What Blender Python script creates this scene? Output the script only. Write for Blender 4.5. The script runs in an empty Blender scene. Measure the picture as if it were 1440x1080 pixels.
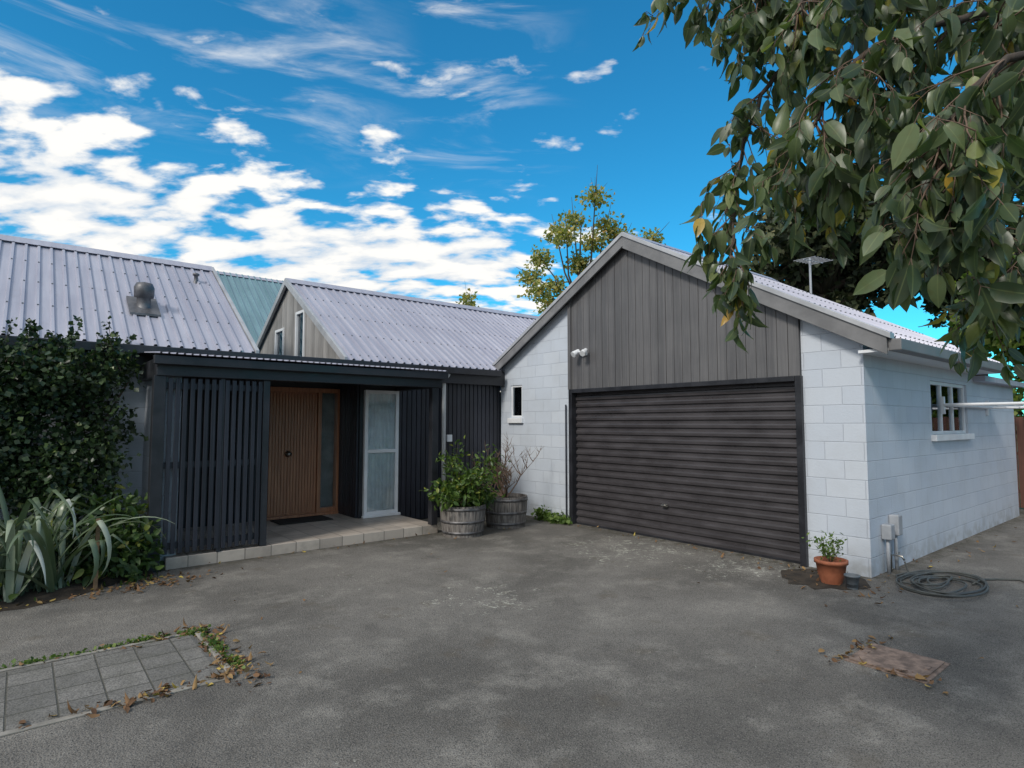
import bpy, math, random
import numpy as np
from mathutils import Vector, Matrix
random.seed(7); RNG=np.random.default_rng(7)
sc=bpy.context.scene
col=sc.collection
HEAD=math.radians(39.4)

# ------------------------------------------------------------------ node helpers
class NT:
    def __init__(s,mat): s.t=mat.node_tree; s.n=s.t.nodes; s.l=s.t.links
    def add(s,typ,ins=None,**props):
        n=s.n.new(typ)
        for k,v in props.items(): setattr(n,k,v)
        if ins:
            for k,v in ins.items(): s.set(n,k,v)
        return n
    def set(s,n,k,v):
        sock=n.inputs[k]
        if isinstance(v,bpy.types.NodeSocket): s.l.new(v,sock)
        elif isinstance(v,bpy.types.Node): s.l.new(v.outputs[0],sock)
        else: sock.default_value=v
    def math(s,op,a,b=0.0,c=None):
        n=s.add('ShaderNodeMath',{0:a,1:b},operation=op)
        if c is not None: s.set(n,2,c)
        return n.outputs[0]
    def noise(s,vec,scale,detail=4,rough=.55,dist=0):
        return s.add('ShaderNodeTexNoise',{'Vector':vec,'Scale':scale,'Detail':detail,'Roughness':rough,'Distortion':dist}).outputs[0]
    def mr(s,v,a,b,c=0.0,d=1.0,smooth=True):
        n=s.add('ShaderNodeMapRange',{'Value':v,'From Min':a,'From Max':b,'To Min':c,'To Max':d})
        if smooth: n.interpolation_type='SMOOTHSTEP'
        return n.outputs[0]
    def mix(s,f,a,b,blend='MIX'):
        n=s.add('ShaderNodeMix',data_type='RGBA',blend_type=blend)
        s.set(n,0,f); s.set(n,6,a); s.set(n,7,b)
        return n.outputs[2]
    def mapping(s,vec,scale=(1,1,1),rot=(0,0,0),loc=(0,0,0)):
        return s.add('ShaderNodeMapping',{'Vector':vec,'Scale':scale,'Rotation':rot,'Location':loc}).outputs[0]
def c4(c): return (c[0],c[1],c[2],1.0)
def newmat(name):
    m=bpy.data.materials.new(name); m.use_nodes=True
    t=NT(m); b=m.node_tree.nodes['Principled BSDF']
    co=t.add('ShaderNodeTexCoord').outputs['Object']
    return m,t,b,co
def bump(t,b,h,strength=.3,dist=.01):
    n=t.add('ShaderNodeBump',{'Height':h,'Strength':strength,'Distance':dist}); t.set(b,'Normal',n.outputs[0])
def simple(name,c,rough=.6,var=.2,scale=6,stretch=(1,1,1),bs=.15,metal=0,c2=None,spec=.5):
    m,t,b,co=newmat(name)
    v=t.mapping(co,scale=stretch)
    n=t.noise(v,scale,4,.6)
    f=t.mr(n,.3,.7)
    lo=tuple(x*(1-var) for x in c) if c2 is None else c2
    hi=tuple(min(1,x*(1+var)) for x in c)
    t.set(b,'Base Color',t.mix(f,c4(lo),c4(hi)))
    t.set(b,'Roughness',t.mr(n,.2,.8,max(0,rough-.12),min(1,rough+.12)))
    b.inputs['Metallic'].default_value=metal
    b.inputs['Specular IOR Level'].default_value=spec
    if bs: bump(t,b,t.noise(v,scale*6,3),bs,.005)
    return m

# ------------------------------------------------------------------ mesh helpers
def empty(name):
    e=bpy.data.objects.new(name,None); col.objects.link(e); return e
class MB:
    def __init__(s): s.v=[]; s.f=[]
    def add(s,vs,fs):
        o=len(s.v); s.v+=[tuple(v) for v in vs]; s.f+=[tuple(i+o for i in f) for f in fs]
    def box(s,x0,x1,y0,y1,z0,z1):
        s.add([(x0,y0,z0),(x1,y0,z0),(x1,y1,z0),(x0,y1,z0),(x0,y0,z1),(x1,y0,z1),(x1,y1,z1),(x0,y1,z1)],
              [(0,3,2,1),(4,5,6,7),(0,1,5,4),(1,2,6,5),(2,3,7,6),(3,0,4,7)])
    def prism(s,poly,x0,x1):
        n=len(poly)
        s.add([(x0,y,z) for y,z in poly]+[(x1,y,z) for y,z in poly],
              [tuple(range(n)),tuple(range(2*n-1,n-1,-1))]+[(i,i+n,(i+1)%n+n,(i+1)%n) for i in range(n)])
    def tube(s,pts,rad,sides=8,cap=True):
        pts=[Vector(p) for p in pts]
        if not isinstance(rad,(list,tuple)): rad=[rad]*len(pts)
        vs=[];prev=None
        for i,p in enumerate(pts):
            d=(pts[min(i+1,len(pts)-1)]-pts[max(i-1,0)])
            if d.length<1e-9: d=Vector((0,0,1))
            d.normalize()
            if prev is None:
                a=Vector((0,0,1)) if abs(d.z)<.9 else Vector((1,0,0))
                n=d.cross(a).normalized()
            else:
                n=(prev-d*prev.dot(d))
                n=n.normalized() if n.length>1e-6 else d.orthogonal().normalized()
            prev=n; b=d.cross(n)
            for k in range(sides):
                t=2*math.pi*k/sides
                vs.append(p+(n*math.cos(t)+b*math.sin(t))*rad[i])
        fs=[]
        for i in range(len(pts)-1):
            for k in range(sides):
                fs.append((i*sides+k,i*sides+(k+1)%sides,(i+1)*sides+(k+1)%sides,(i+1)*sides+k))
        if cap:
            fs.append(tuple(range(sides-1,-1,-1))); o=(len(pts)-1)*sides; fs.append(tuple(range(o,o+sides)))
        s.add(vs,fs)
    def lathe(s,prof,cx,cy,seg=32,wob=None):
        vs=[]
        for r,z in prof:
            for k in range(seg):
                t=2*math.pi*k/seg; rr=r*(wob(k) if wob else 1)
                vs.append((cx+rr*math.cos(t),cy+rr*math.sin(t),z))
        fs=[]
        for i in range(len(prof)-1):
            for k in range(seg):
                fs.append((i*seg+k,i*seg+(k+1)%seg,(i+1)*seg+(k+1)%seg,(i+1)*seg+k))
        s.add(vs,fs)
    def obj(s,name,mat,parent=None,bevel=0,smooth=False):
        me=bpy.data.meshes.new(name); me.from_pydata(s.v,[],s.f); me.update()
        o=bpy.data.objects.new(name,me); col.objects.link(o)
        if mat: me.materials.append(mat)
        if parent: o.parent=parent
        if smooth:
            for p in me.polygons: p.use_smooth=True
        if bevel:
            m=o.modifiers.new('bev','BEVEL'); m.width=bevel; m.segments=2; m.limit_method='ANGLE'
        return o
def box(name,x0,x1,y0,y1,z0,z1,mat,parent=None,bevel=0):
    m=MB(); m.box(x0,x1,y0,y1,z0,z1); return m.obj(name,mat,parent,bevel)

# leaves
T_RH=(np.array([[0,0,0],[.5,.45,.10],[1,0,-.08],[-0,0,0],[.5,-.45,.10]]),[(0,2,1),(0,4,2)])
def ovate():
    st=[0,.1,.28,.5,.72,.88,1]; w=[.0,.14,.22,.235,.17,.075,0]; vs=[];fs=[]
    for t,ww in zip(st,w):
        zc=-.30*t*t; wav=.02*math.sin(t*14)
        vs+= [(t,ww,zc+ww*.35+wav),(t,0,zc),(t,-ww,zc+ww*.35-wav)]
    for i in range(len(st)-1):
        a=i*3; fs+=[(a,a+1,a+4,a+3),(a+1,a+2,a+5,a+4)]
    return np.array(vs),fs
T_OV=ovate()
def leaf_mesh(name,P,D,Nn,S,mat,parent=None,tmpl=T_RH,smooth=False,rnd=None,curl=None):
    tv,tf=tmpl; n=len(P); P=np.asarray(P,float);D=np.asarray(D,float);Nn=np.asarray(Nn,float)
    D/= (np.linalg.norm(D,axis=1,keepdims=True)+1e-9)
    Y=np.cross(Nn,D); Y/=(np.linalg.norm(Y,axis=1,keepdims=True)+1e-9)
    Z=np.cross(D,Y); S=np.asarray(S,float)
    zs=np.ones(n) if curl is None else curl
    V=P[:,None,:]+S[:,None,None]*(tv[None,:,0:1]*D[:,None,:]+tv[None,:,1:2]*Y[:,None,:]+tv[None,:,2:3]*zs[:,None,None]*Z[:,None,:])
    k=len(tv); V=V.reshape(-1,3)
    off=np.arange(n)*k
    me=bpy.data.meshes.new(name)
    ls=np.array([len(f) for f in tf]); flat=np.concatenate([np.array(f) for f in tf])
    loops=(off[:,None]+flat[None,:]).reshape(-1)
    tot=np.tile(ls,n); start=np.concatenate([[0],np.cumsum(tot)[:-1]])
    me.vertices.add(len(V)); me.vertices.foreach_set('co',V.astype(np.float32).reshape(-1))
    me.loops.add(len(loops)); me.loops.foreach_set('vertex_index',loops.astype(np.int32))
    me.polygons.add(len(tot)); me.polygons.foreach_set('loop_start',start.astype(np.int32)); me.polygons.foreach_set('loop_total',tot.astype(np.int32))
    if smooth: me.polygons.foreach_set('use_smooth',np.ones(len(tot),dtype=bool))
    me.update(calc_edges=True); me.validate()
    r=RNG.random(n) if rnd is None else rnd
    at=me.attributes.new('rnd','FLOAT','POINT'); at.data.foreach_set('value',np.repeat(r,k).astype(np.float32))
    a2=me.attributes.new('across','FLOAT','POINT'); a2.data.foreach_set('value',np.tile(np.abs(tv[:,1]),n).astype(np.float32))
    me.materials.append(mat)
    o=bpy.data.objects.new(name,me); col.objects.link(o)
    if parent: o.parent=parent
    return o
def leafmat(name,ramp,rough=.5,trans=.3,rib=False,spec=.4):
    m,t,b,co=newmat(name)
    a=t.add('ShaderNodeAttribute',attribute_name='rnd').outputs['Fac']
    cr=t.add('ShaderNodeValToRGB',{0:a}); e=cr.color_ramp.elements
    e[0].position=ramp[0][0]; e[0].color=c4(ramp[0][1]); e[1].position=ramp[-1][0]; e[1].color=c4(ramp[-1][1])
    for p,c in ramp[1:-1]:
        x=e.new(p); x.color=c4(c)
    c=cr.outputs[0]
    if rib:
        ac=t.add('ShaderNodeAttribute',attribute_name='across').outputs['Fac']
        c=t.mix(t.mr(ac,0.0,.025,.5,0),c,(.22,.27,.12,1))
        c=t.mix(t.mr(t.noise(co,45,1),.5,.75,0,.3),c,(.11,.10,.03,1))
    t.set(b,'Base Color',c); b.inputs['Roughness'].default_value=rough; b.inputs['Specular IOR Level'].default_value=spec
    tr=t.add('ShaderNodeBsdfTranslucent'); t.set(tr,0,t.mix(1,c,(1.3,1.5,.6,1),'MULTIPLY'))
    ms=t.add('ShaderNodeMixShader',{0:trans}); t.l.new(b.outputs[0],ms.inputs[1]); t.l.new(tr.outputs[0],ms.inputs[2])
    t.l.new(ms.outputs[0],t.n['Material Output'].inputs[0])
    return m
def cloud_pts(blobs,n,shell=.55):
    vol=np.array([b[3]*b[4]*b[5] for b in blobs])**(2/3); k=RNG.choice(len(blobs),n,p=vol/vol.sum())
    B=np.array(blobs)[k]; d=RNG.normal(size=(n,3)); d/=np.linalg.norm(d,axis=1,keepdims=True)
    lump=1+.16*np.sin(d[:,0]*7+B[:,0]*9)+.14*np.sin(d[:,1]*8+B[:,1]*5)+.12*np.sin(d[:,2]*9+k)
    r=(shell+(1-shell)*RNG.random(n)**.7)*lump
    return B[:,:3]+d*r[:,None]*B[:,3:6], d
def leaf_cloud(name,blobs,n,size,mat,parent=None,shell=.55,up=.3,tmpl=T_RH):
    P,d=cloud_pts(blobs,n,shell)
    D=RNG.normal(size=(n,3))+d*.8+np.array([0,0,-.25]); Nn=RNG.normal(size=(n,3))*.7+d*.5+np.array([0,0,up])
    S=size*(.6+.8*RNG.random(n))
    return leaf_mesh(name,P,D,Nn,S,mat,parent,tmpl)

# ------------------------------------------------------------------ materials
def block_mat():
    m,t,b,co=newmat('painted_block')
    s=t.add('ShaderNodeSeparateXYZ',{0:co})
    u=t.math('ADD',s.outputs[0],s.outputs[1])
    v=t.add('ShaderNodeCombineXYZ',{0:u,1:s.outputs[2]}).outputs[0]
    wob=t.add('ShaderNodeVectorMath',{0:v},operation='ADD'); wn=t.add('ShaderNodeTexNoise',{'Vector':co,'Scale':5.0})
    wv=t.add('ShaderNodeVectorMath',{0:wn.outputs[1],1:(.008,.008,.0)},operation='MULTIPLY'); t.set(wob,1,wv.outputs[0])
    br=t.add('ShaderNodeTexBrick',{'Vector':wob.outputs[0],'Color1':(.49,.54,.615,1),'Color2':(.54,.585,.65,1),'Mortar':(.45,.495,.565,1),'Scale':1.0,'Mortar Size':.006,'Mortar Smooth':.6,'Brick Width':.4,'Row Height':.2})
    d=t.mr(t.noise(co,1.7,5,.65),.42,.75,0,.22)
    streak=t.mr(t.noise(t.mapping(co,scale=(7,7,.5)),1,4,.6),.55,.8,0,.25)
    low=t.mr(s.outputs[2],0,.4,.7,0)
    dd=t.math('MULTIPLY',low,t.mr(t.noise(co,7,4),.35,.65))
    c=t.mix(t.math('MAXIMUM',t.math('MAXIMUM',d,streak),dd),br.outputs[0],(.32,.33,.33,1))
    t.set(b,'Base Color',c); b.inputs['Roughness'].default_value=.6
    h=t.math('ADD',t.math('MULTIPLY',br.outputs['Fac'],-1.0),t.math('MULTIPLY',t.noise(co,60,3),.45))
    bump(t,b,h,.6,.008)
    return m
M_block=block_mat()
def boards_mat(name,c1,c2,rough=.6,pitch=.14,wnf=.35):
    m,t,b,co=newmat(name)
    s=t.add('ShaderNodeSeparateXYZ',{0:co}); u=t.math('ADD',s.outputs[0],s.outputs[1])
    idx=t.math('FLOOR',t.math('DIVIDE',u,pitch))
    wn=t.add('ShaderNodeTexWhiteNoise',{'W':idx},noise_dimensions='1D').outputs[0]
    g=t.noise(t.mapping(co,scale=(60,60,2.2)),1,4,.6)
    g2=t.noise(co,2.2,3)
    f=t.math('ADD',t.math('MULTIPLY',wn,wnf),t.math('MULTIPLY',g,.75))
    f=t.math('ADD',f,t.math('MULTIPLY',g2,.35))
    t.set(b,'Base Color',t.mix(t.mr(f,.4,1.05),c4(c1),c4(c2))); b.inputs['Roughness'].default_value=rough
    bump(t,b,g,.35,.004)
    return m
M_clad=boards_mat('weathered_cladding',(.078,.078,.083),(.140,.138,.142),.55,.13,.3)
M_clad2=boards_mat('gable_cladding_paint',(.17,.165,.16),(.36,.35,.34),.65,.13)
M_dark=boards_mat('charcoal_timber',(.009,.010,.016),(.027,.030,.044),.45,.1)
M_black=simple('black_trim',(.018,.019,.024),.4,.3,4)
M_barge=simple('grey_barge_paint',(.17,.17,.175),.5,.2,3)
M_bargel=simple('light_flashing',(.40,.41,.43),.4,.15,3,metal=.2)
M_white=simple('white_paint',(.70,.72,.75),.4,.06,5,bs=.05)
M_gdoor=simple('garage_door_charcoal',(.050,.046,.050),.36,.2,2.5,(1,1,3),bs=.05,spec=.5)
M_soil=simple('soil',(.035,.026,.018),.95,.5,9,bs=.8)
def roof_mat(name,c1,c2,dirt):
    m,t,b,co=newmat(name)
    st=t.noise(t.mapping(co,scale=(9,.7,.7)),1,4,.6)
    big=t.noise(co,.5,3)
    f=t.math('ADD',t.math('MULTIPLY',st,.7),t.math('MULTIPLY',big,.5))
    c=t.mix(t.mr(f,.4,.85),c4(c1),c4(c2))
    c=t.mix(t.mr(t.noise(co,5,4,.7),.55,.8,0,.3),c,c4(dirt))
    t.set(b,'Base Color',c); b.inputs['Roughness'].default_value=.42; b.inputs['Metallic'].default_value=.2
    return m
M_roof=roof_mat('grey_metal_roof',(.32,.325,.40),(.45,.455,.53),(.25,.245,.27))
M_teal=roof_mat('teal_roof',(.12,.22,.26),(.21,.35,.40),(.08,.14,.17))
def wood_door():
    m,t,b,co=newmat('cedar_door')
    g=t.noise(t.mapping(co,scale=(45,45,1.5)),1,4,.6,1)
    t.set(b,'Base Color',t.mix(t.mr(g,.3,.7),(.29,.115,.058,1),(.49,.225,.12,1))); b.inputs['Roughness'].default_value=.38
    bump(t,b,g,.2,.003); return m
M_wood=wood_door()
def barrel_mat():
    m,t,b,co=newmat('weathered_oak')
    g=t.noise(t.mapping(co,scale=(40,40,3)),1,4,.6)
    t.set(b,'Base Color',t.mix(t.mr(g,.3,.7),(.08,.07,.065,1),(.24,.22,.205,1))); b.inputs['Roughness'].default_value=.8
    bump(t,b,g,.5,.006); return m
M_barrel=barrel_mat()
M_hoop=simple('galvanised_hoop',(.16,.155,.16),.5,.4,12,metal=.6)
M_bark=simple('bark',(.055,.042,.032),.85,.4,14,(1,1,.3),bs=.8)
M_twig=simple('twig_bark',(.13,.085,.06),.8,.3,30,bs=0)
def glass_mat():
    m,t,b,co=newmat('window_glass')
    gl=t.add('ShaderNodeBsdfGlossy',{'Color':(.9,.95,1,1),'Roughness':.02}); tr=t.add('ShaderNodeBsdfTransparent',{'Color':(.96,.98,.98,1)})
    fr=t.add('ShaderNodeFresnel',{'IOR':1.6}); f=t.math('ADD',fr.outputs[0],.05)
    ms=t.add('ShaderNodeMixShader',{0:f}); t.l.new(tr.outputs[0],ms.inputs[1]); t.l.new(gl.outputs[0],ms.inputs[2])
    t.l.new(ms.outputs[0],t.n['Material Output'].inputs[0]); return m
M_glass=glass_mat()
M_dkglass=simple('dark_interior',(.05,.06,.07),.3,.3,2,bs=0)
M_curt=simple('net_curtain',(.90,.92,.95),.9,.08,8,bs=.1)
def tile_mat():
    m,t,b,co=newmat('porch_tile')
    s=t.add('ShaderNodeSeparateXYZ',{0:co}); v=t.add('ShaderNodeCombineXYZ',{0:s.outputs[0],1:t.math('ADD',s.outputs[1],s.outputs[2])}).outputs[0]
    br=t.add('ShaderNodeTexBrick',{'Vector':v,'Color1':(.50,.44,.38,1),'Color2':(.38,.33,.285,1),'Mortar':(.18,.16,.14,1),'Scale':1.0,'Mortar Size':.006,'Mortar Smooth':.1,'Brick Width':.3,'Row Height':.3},offset=0.0)
    c=t.mix(t.mr(t.noise(co,3,5,.65),.4,.75,0,.7),br.outputs[0],(.19,.17,.15,1))
    t.set(b,'Base Color',c); b.inputs['Roughness'].default_value=.5
    bump(t,b,t.math('MULTIPLY',br.outputs['Fac'],-1),.5,.004); return m
M_tile=tile_mat()
def asphalt():
    m,t,b,co=newmat('asphalt')
    s=t.add('ShaderNodeSeparateXYZ',{0:co})
    fine=t.noise(co,150,2,.6); big=t.noise(co,.5,4,.6,.4); big2=t.noise(co,1.9,7,.7)
    c=t.mix(t.mr(big,.33,.66),(.125,.117,.106,1),(.212,.199,.181,1))
    c=t.mix(t.mr(big2,.46,.70,0,.7),c,(.31,.292,.262,1))
    c=t.mix(t.mr(big2,.26,.45,.6,0),c,(.088,.083,.077,1))
    vo=t.add('ShaderNodeTexVoronoi',{'Vector':co,'Scale':95.0}).outputs[0]
    c=t.mix(t.mr(vo,.0,.36,.65,0),c,(.44,.42,.39,1))
    c=t.mix(t.mr(fine,.34,.52,.8,0),c,(.03,.03,.03,1))
    def spot(x,y,r):
        d=t.add('ShaderNodeVectorMath',{0:co,1:(x,y,0)},operation='DISTANCE').outputs['Value']
        return t.mr(d,r*.1,r,1,0)
    mask=t.math('MAXIMUM',spot(6.1,5.0,1.7),spot(6.35,3.6,1.3))
    mask=t.math('MAXIMUM',mask,t.math('MULTIPLY',spot(3.3,4.4,1.1),.8))
    mask=t.math('MAXIMUM',mask,t.math('MULTIPLY',spot(2.6,5.6,.7),.6))
    mask=t.math('MAXIMUM',mask,t.math('MULTIPLY',spot(1.0,2.6,.5),.8))
    sp=t.noise(co,15,8,.82,.8); cl=t.noise(co,2.7,3,.6)
    th=t.math('ADD',t.math('ADD',sp,t.math('MULTIPLY',mask,.120)),t.math('MULTIPLY',t.math('SUBTRACT',cl,.5),.35))
    c=t.mix(t.mr(th,.655,.70,0,.8),c,(.48,.48,.42,1))
    c=t.mix(t.mr(cl,.58,.72,0,.4),c,(.105,.088,.068,1))
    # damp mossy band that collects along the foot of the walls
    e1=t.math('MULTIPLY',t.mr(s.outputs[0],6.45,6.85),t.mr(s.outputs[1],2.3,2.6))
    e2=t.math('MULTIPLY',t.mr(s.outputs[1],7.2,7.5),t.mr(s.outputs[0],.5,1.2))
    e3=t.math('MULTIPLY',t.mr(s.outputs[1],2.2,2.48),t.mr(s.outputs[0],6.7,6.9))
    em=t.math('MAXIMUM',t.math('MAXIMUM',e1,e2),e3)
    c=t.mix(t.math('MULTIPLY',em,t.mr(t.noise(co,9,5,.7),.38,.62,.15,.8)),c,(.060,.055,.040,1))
    t.set(b,'Base Color',c); b.inputs['Roughness'].default_value=.9; b.inputs['Specular IOR Level'].default_value=.25
    h=t.math('ADD',t.math('MULTIPLY',fine,.8),t.math('MULTIPLY',vo,-.6)); h=t.math('ADD',h,t.math('MULTIPLY',big2,1.5))
    bump(t,b,h,.75,.010)
    return m
M_asph=asphalt()
def paver_mat():
    m,t,b,co=newmat('grey_pavers')
    br=t.add('ShaderNodeTexBrick',{'Vector':co,'Color1':(.17,.163,.152,1),'Color2':(.24,.228,.21,1),'Mortar':(.085,.082,.065,1),'Scale':1.0,'Mortar Size':.006,'Mortar Smooth':.5,'Brick Width':.228,'Row Height':.228},offset=0.0)
    c=t.mix(t.mr(t.noise(co,4,5,.7),.38,.7,0,.65),br.outputs[0],(.11,.107,.09,1))
    c=t.mix(t.mr(t.noise(co,120,2),.35,.6,.6,0),c,(.03,.03,.03,1))
    t.set(b,'Base Color',c); b.inputs['Roughness'].default_value=.85
    bump(t,b,t.math('ADD',t.math('MULTIPLY',br.outputs['Fac'],-1),t.math('MULTIPLY',t.noise(co,90,2),.4)),.8,.008); return m
M_paver=paver_mat()
M_conc=simple('concrete',(.24,.225,.20),.85,.3,7,bs=.5)
M_grass=simple('grass_ground',(.045,.07,.022),.95,.4,3,bs=.6)
M_fence=boards_mat('fence_timber',(.05,.022,.015),(.12,.05,.035),.75,.12)
M_terra=simple('terracotta',(.33,.11,.055),.7,.2,10)
M_rust=simple('rusty_cover',(.23,.165,.13),.85,.3,16,bs=.7,c2=(.12,.085,.068))
M_hose=simple('hose_rubber',(.08,.085,.08),.5,.3,9)
M_grey=simple('grey_pvc',(.33,.35,.38),.45,.1,6)
M_mat=simple('coir_mat',(.02,.018,.017),.95,.4,60,bs=.9)
M_vent=simple('vent_metal',(.13,.13,.14),.5,.3,8,metal=.4)
M_brass=simple('steel_handle',(.42,.40,.37),.35,.1,8,metal=1)

# ------------------------------------------------------------------ ground
box('ground',-400,400,-400,400,-.5,-.004,M_grass)
m=MB(); m.add([(-30,-30,.002),(14.45,-30,.002),(14.45,9.4,.002),(-30,9.4,.002)],[(0,1,2,3)]); m.obj('driveway',M_asph)
m=MB(); m.add([(-6,4.18,.012),(1.04,4.18,.012),(1.04,5.09,.012),(-6,5.09,.012),(-6,4.14,.0),(1.08,4.14,.0),(1.08,5.13,.0),(-6,5.13,0)],
   [(0,1,2,3),(4,5,1,0),(5,6,2,1),(6,7,3,2)]); m.obj('paver_path',M_paver)
kb=empty('concrete_kerb')
m=MB()
m.box(1.085,1.125,4.10,5.16,.0,.018); m.box(-6,1.085,4.09,4.135,.0,.012); m.box(-6,1.085,5.135,5.17,0,.012)
m.obj('kerb_strip',M_conc,kb,.006)
m=MB(); n=26; vs=[]
for i in range(n+1):
    x=-8+9.15*i/n
    e=6.85+.12*math.sin(i*1.3)+ (max(0,x-.3)*.45)
    vs+=[(x,e,.004),(x,e+.2,.05+.02*math.sin(i*2.1)),(x,8.75,.09)]
m.add(vs,[(i*3,i*3+3,i*3+4,i*3+1) for i in range(n)]+[(i*3+1,i*3+4,i*3+5,i*3+2) for i in range(n)])
m.obj('garden_bed',M_soil,None,0,True)

dc=empty('drain_cover')
m=MB(); m.box(4.36,4.84,1.30,1.78,.0,.009); m.obj('frame',M_rust,dc,.006)
m=MB(); m.box(4.385,4.815,1.325,1.755,.0092,.018)
m.box(4.56,4.64,1.35,1.372,.0182,.023); m.box(4.56,4.64,1.708,1.73,.0182,.023); m.obj('lid',M_rust,dc,.005)

# ------------------------------------------------------------------ house
H=empty('block_house')
RZ=lambda y:4.30-.55*abs(y-5.62)
GX=6.87
m=MB()
def colp(ya,yb,z0=0,z1=None):
    if z1 is None: m.prism([(ya,z0),(yb,z0),(yb,RZ(yb)),(ya,RZ(ya))],GX,GX+.2)
    else: m.prism([(ya,z0),(yb,z0),(yb,z1),(ya,z1)],GX,GX+.2)
colp(8.40,8.68); colp(8.08,8.40,0,1.70); colp(8.08,8.40,2.28); colp(6.85,8.08)
colp(2.5,3.15)
m.box(GX+.2,9.0,2.5,2.7,0,2.55); m.box(9.0,10.6,2.5,2.7,0,1.45); m.box(9.0,10.6,2.5,2.7,2.15,2.55); m.box(10.6,11.0,2.5,2.7,0,2.55); m.box(11.0,13.4,2.5,2.7,0,2.22)
m.box(13.2,13.4,2.7,6,0,2.22)
m.box(-8,1.2,8.75,8.95,0,2.5); m.box(1.2,1.4,7.62,9.5,0,2.3)
m.obj('block_walls',M_block,H)
m=MB(); y=3.152
while y<6.84:
    y2=min(y+.124,6.848)
    m.prism([(y,2.14),(y2,2.14),(y2,RZ(y2)),(y,RZ(y))],GX-.045+random.uniform(0,.004),GX-.02); y+=.13
m.obj('gable_cladding',M_clad,H,.003)
m=MB(); m.prism([(3.15,2.12),(6.85,2.12),(6.85,RZ(6.85)),(5.62,RZ(5.62)),(3.15,RZ(3.15))],GX-.02,GX+.05); m.obj('cladding_backing',M_black,H)
m=MB(); m.box(GX-.055,GX+.16,6.79,6.862,0,2.14); m.box(GX-.055,GX+.16,3.138,3.21,0,2.14); m.box(GX-.06,GX+.16,3.21,6.79,2.08,2.14)
m.obj('garage_door_frame',M_black,H,.004)
m=MB(); m.box(GX-.07,GX-.046,6.80,6.86,2.14,RZ(6.83)-.03); m.obj('corner_trim',M_clad,H,.003)
prof=[];z=.015;pit=.108
while z<2.07:
    for a,dx in ((0,.0),(.012,-.024),(.046,-.028),(.064,-.024),(.078,0)):
        if z+a<2.08: prof.append((GX+.07+dx,z+a))
    z+=pit
m=MB(); seg=6
vs=[]
for x,z in prof:
    for k in range(seg+1): vs.append((x+.004*math.sin(k*1.7+z*3),3.21+3.58*k/seg,z))
m.add(vs,[(i*(seg+1)+k,i*(seg+1)+k+1,(i+1)*(seg+1)+k+1,(i+1)*(seg+1)+k) for i in range(len(prof)-1) for k in range(seg)])
m.obj('garage_door',M_gdoor,H)
m=MB(); m.box(GX+.02,GX+.042,5.04,5.13,.45,.49); m.tube([(GX+.04,5.09,.47),(GX-.0,5.09,.47)],.009); m.tube([(GX-.0,5.05,.47),(GX-.0,5.13,.47)],.008)
m.obj('garage_door_handle',M_brass,H,.004)
box('garage_door_bottom_rail',GX+.035,GX+.075,3.215,6.785,.004,.03,M_black,H)
def window_x(prefix,x,y0,y1,z0,z1):
    m=MB(); w=.035
    m.box(x,x+.05,y0,y0+w,z0,z1); m.box(x,x+.05,y1-w,y1,z0,z1); m.box(x,x+.05,y0+w,y1-w,z0,z0+w); m.box(x,x+.05,y0+w,y1-w,z1-w,z1)
    m.obj(prefix+'_frame',M_white,H,.004)
    box(prefix+'_glass',x+.02,x+.026,y0+w,y1-w,z0+w,z1-w,M_glass,H)
    box(prefix+'_interior',x+.12,x+.13,y0-.0,y1+.0,z0,z1,M_dkglass,H)
window_x('small_window',GX+.015,8.08,8.40,1.70,2.28)
box('small_window_sill',GX-.05,GX+.03,8.04,8.44,1.60,1.69,M_white,H,.006)
def window_y(prefix,y,x0,x1,z0,z1,mull=(),trans=None,w=.045):
    m=MB()
    m.box(x0,x0+w,y,y+.06,z0,z1); m.box(x1-w,x1,y,y+.06,z0,z1); m.box(x0+w,x1-w,y,y+.06,z0,z0+w); m.box(x0+w,x1-w,y,y+.06,z1-w,z1)
    for q in mull: m.box(q-w/2,q+w/2,y+.003,y+.057,z0+w,z1-w)
    if trans: m.box(x0+w,x1-w,y-.003,y+.063,trans-w/2,trans+w/2)
    m.obj(prefix+'_frame',M_white,H,.004)
    box(prefix+'_glass',x0+w,x1-w,y+.025,y+.031,z0+w,z1-w,M_glass,H)
window_y('side_window',2.53,9.0,10.6,1.45,2.15,(9.55,10.05))
box('side_window_interior',9.0,10.6,2.69,2.70,1.45,2.15,M_dkglass,H)
box('side_window_sill',8.95,10.65,2.44,2.53,1.37,1.45,M_white,H,.006)
XF=GX-.16
def rake(m,ya,yb,za,zb,d,x0,x1,up=0):
    m.prism([(ya,za+up),(yb,zb+up),(yb,zb+up-d),(ya,za+up-d)],x0,x1)
m=MB(); rake(m,8.82,5.62,RZ(8.82)+.06,RZ(5.62)+.06,.17,XF,XF+.03); rake(m,5.62,2.22,RZ(5.62)+.06,RZ(2.22)+.06,.20,XF,XF+.03); m.obj('barge_boards',M_barge,H,.004)
m=MB(); rake(m,8.86,5.62,RZ(8.86)+.10,RZ(5.62)+.10,.06,XF-.02,XF+.10); rake(m,5.62,2.18,RZ(5.62)+.10,RZ(2.18)+.10,.06,XF-.02,XF+.10); m.obj('barge_flashing',M_bargel,H,.004)
m=MB(); rake(m,8.80,5.62,RZ(8.80)-.0,RZ(5.62)-.0,.03,XF+.03,GX); rake(m,5.62,2.24,RZ(5.62),RZ(2.24),.03,XF+.03,GX); m.obj('verge_soffit',M_black,H)
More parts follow.
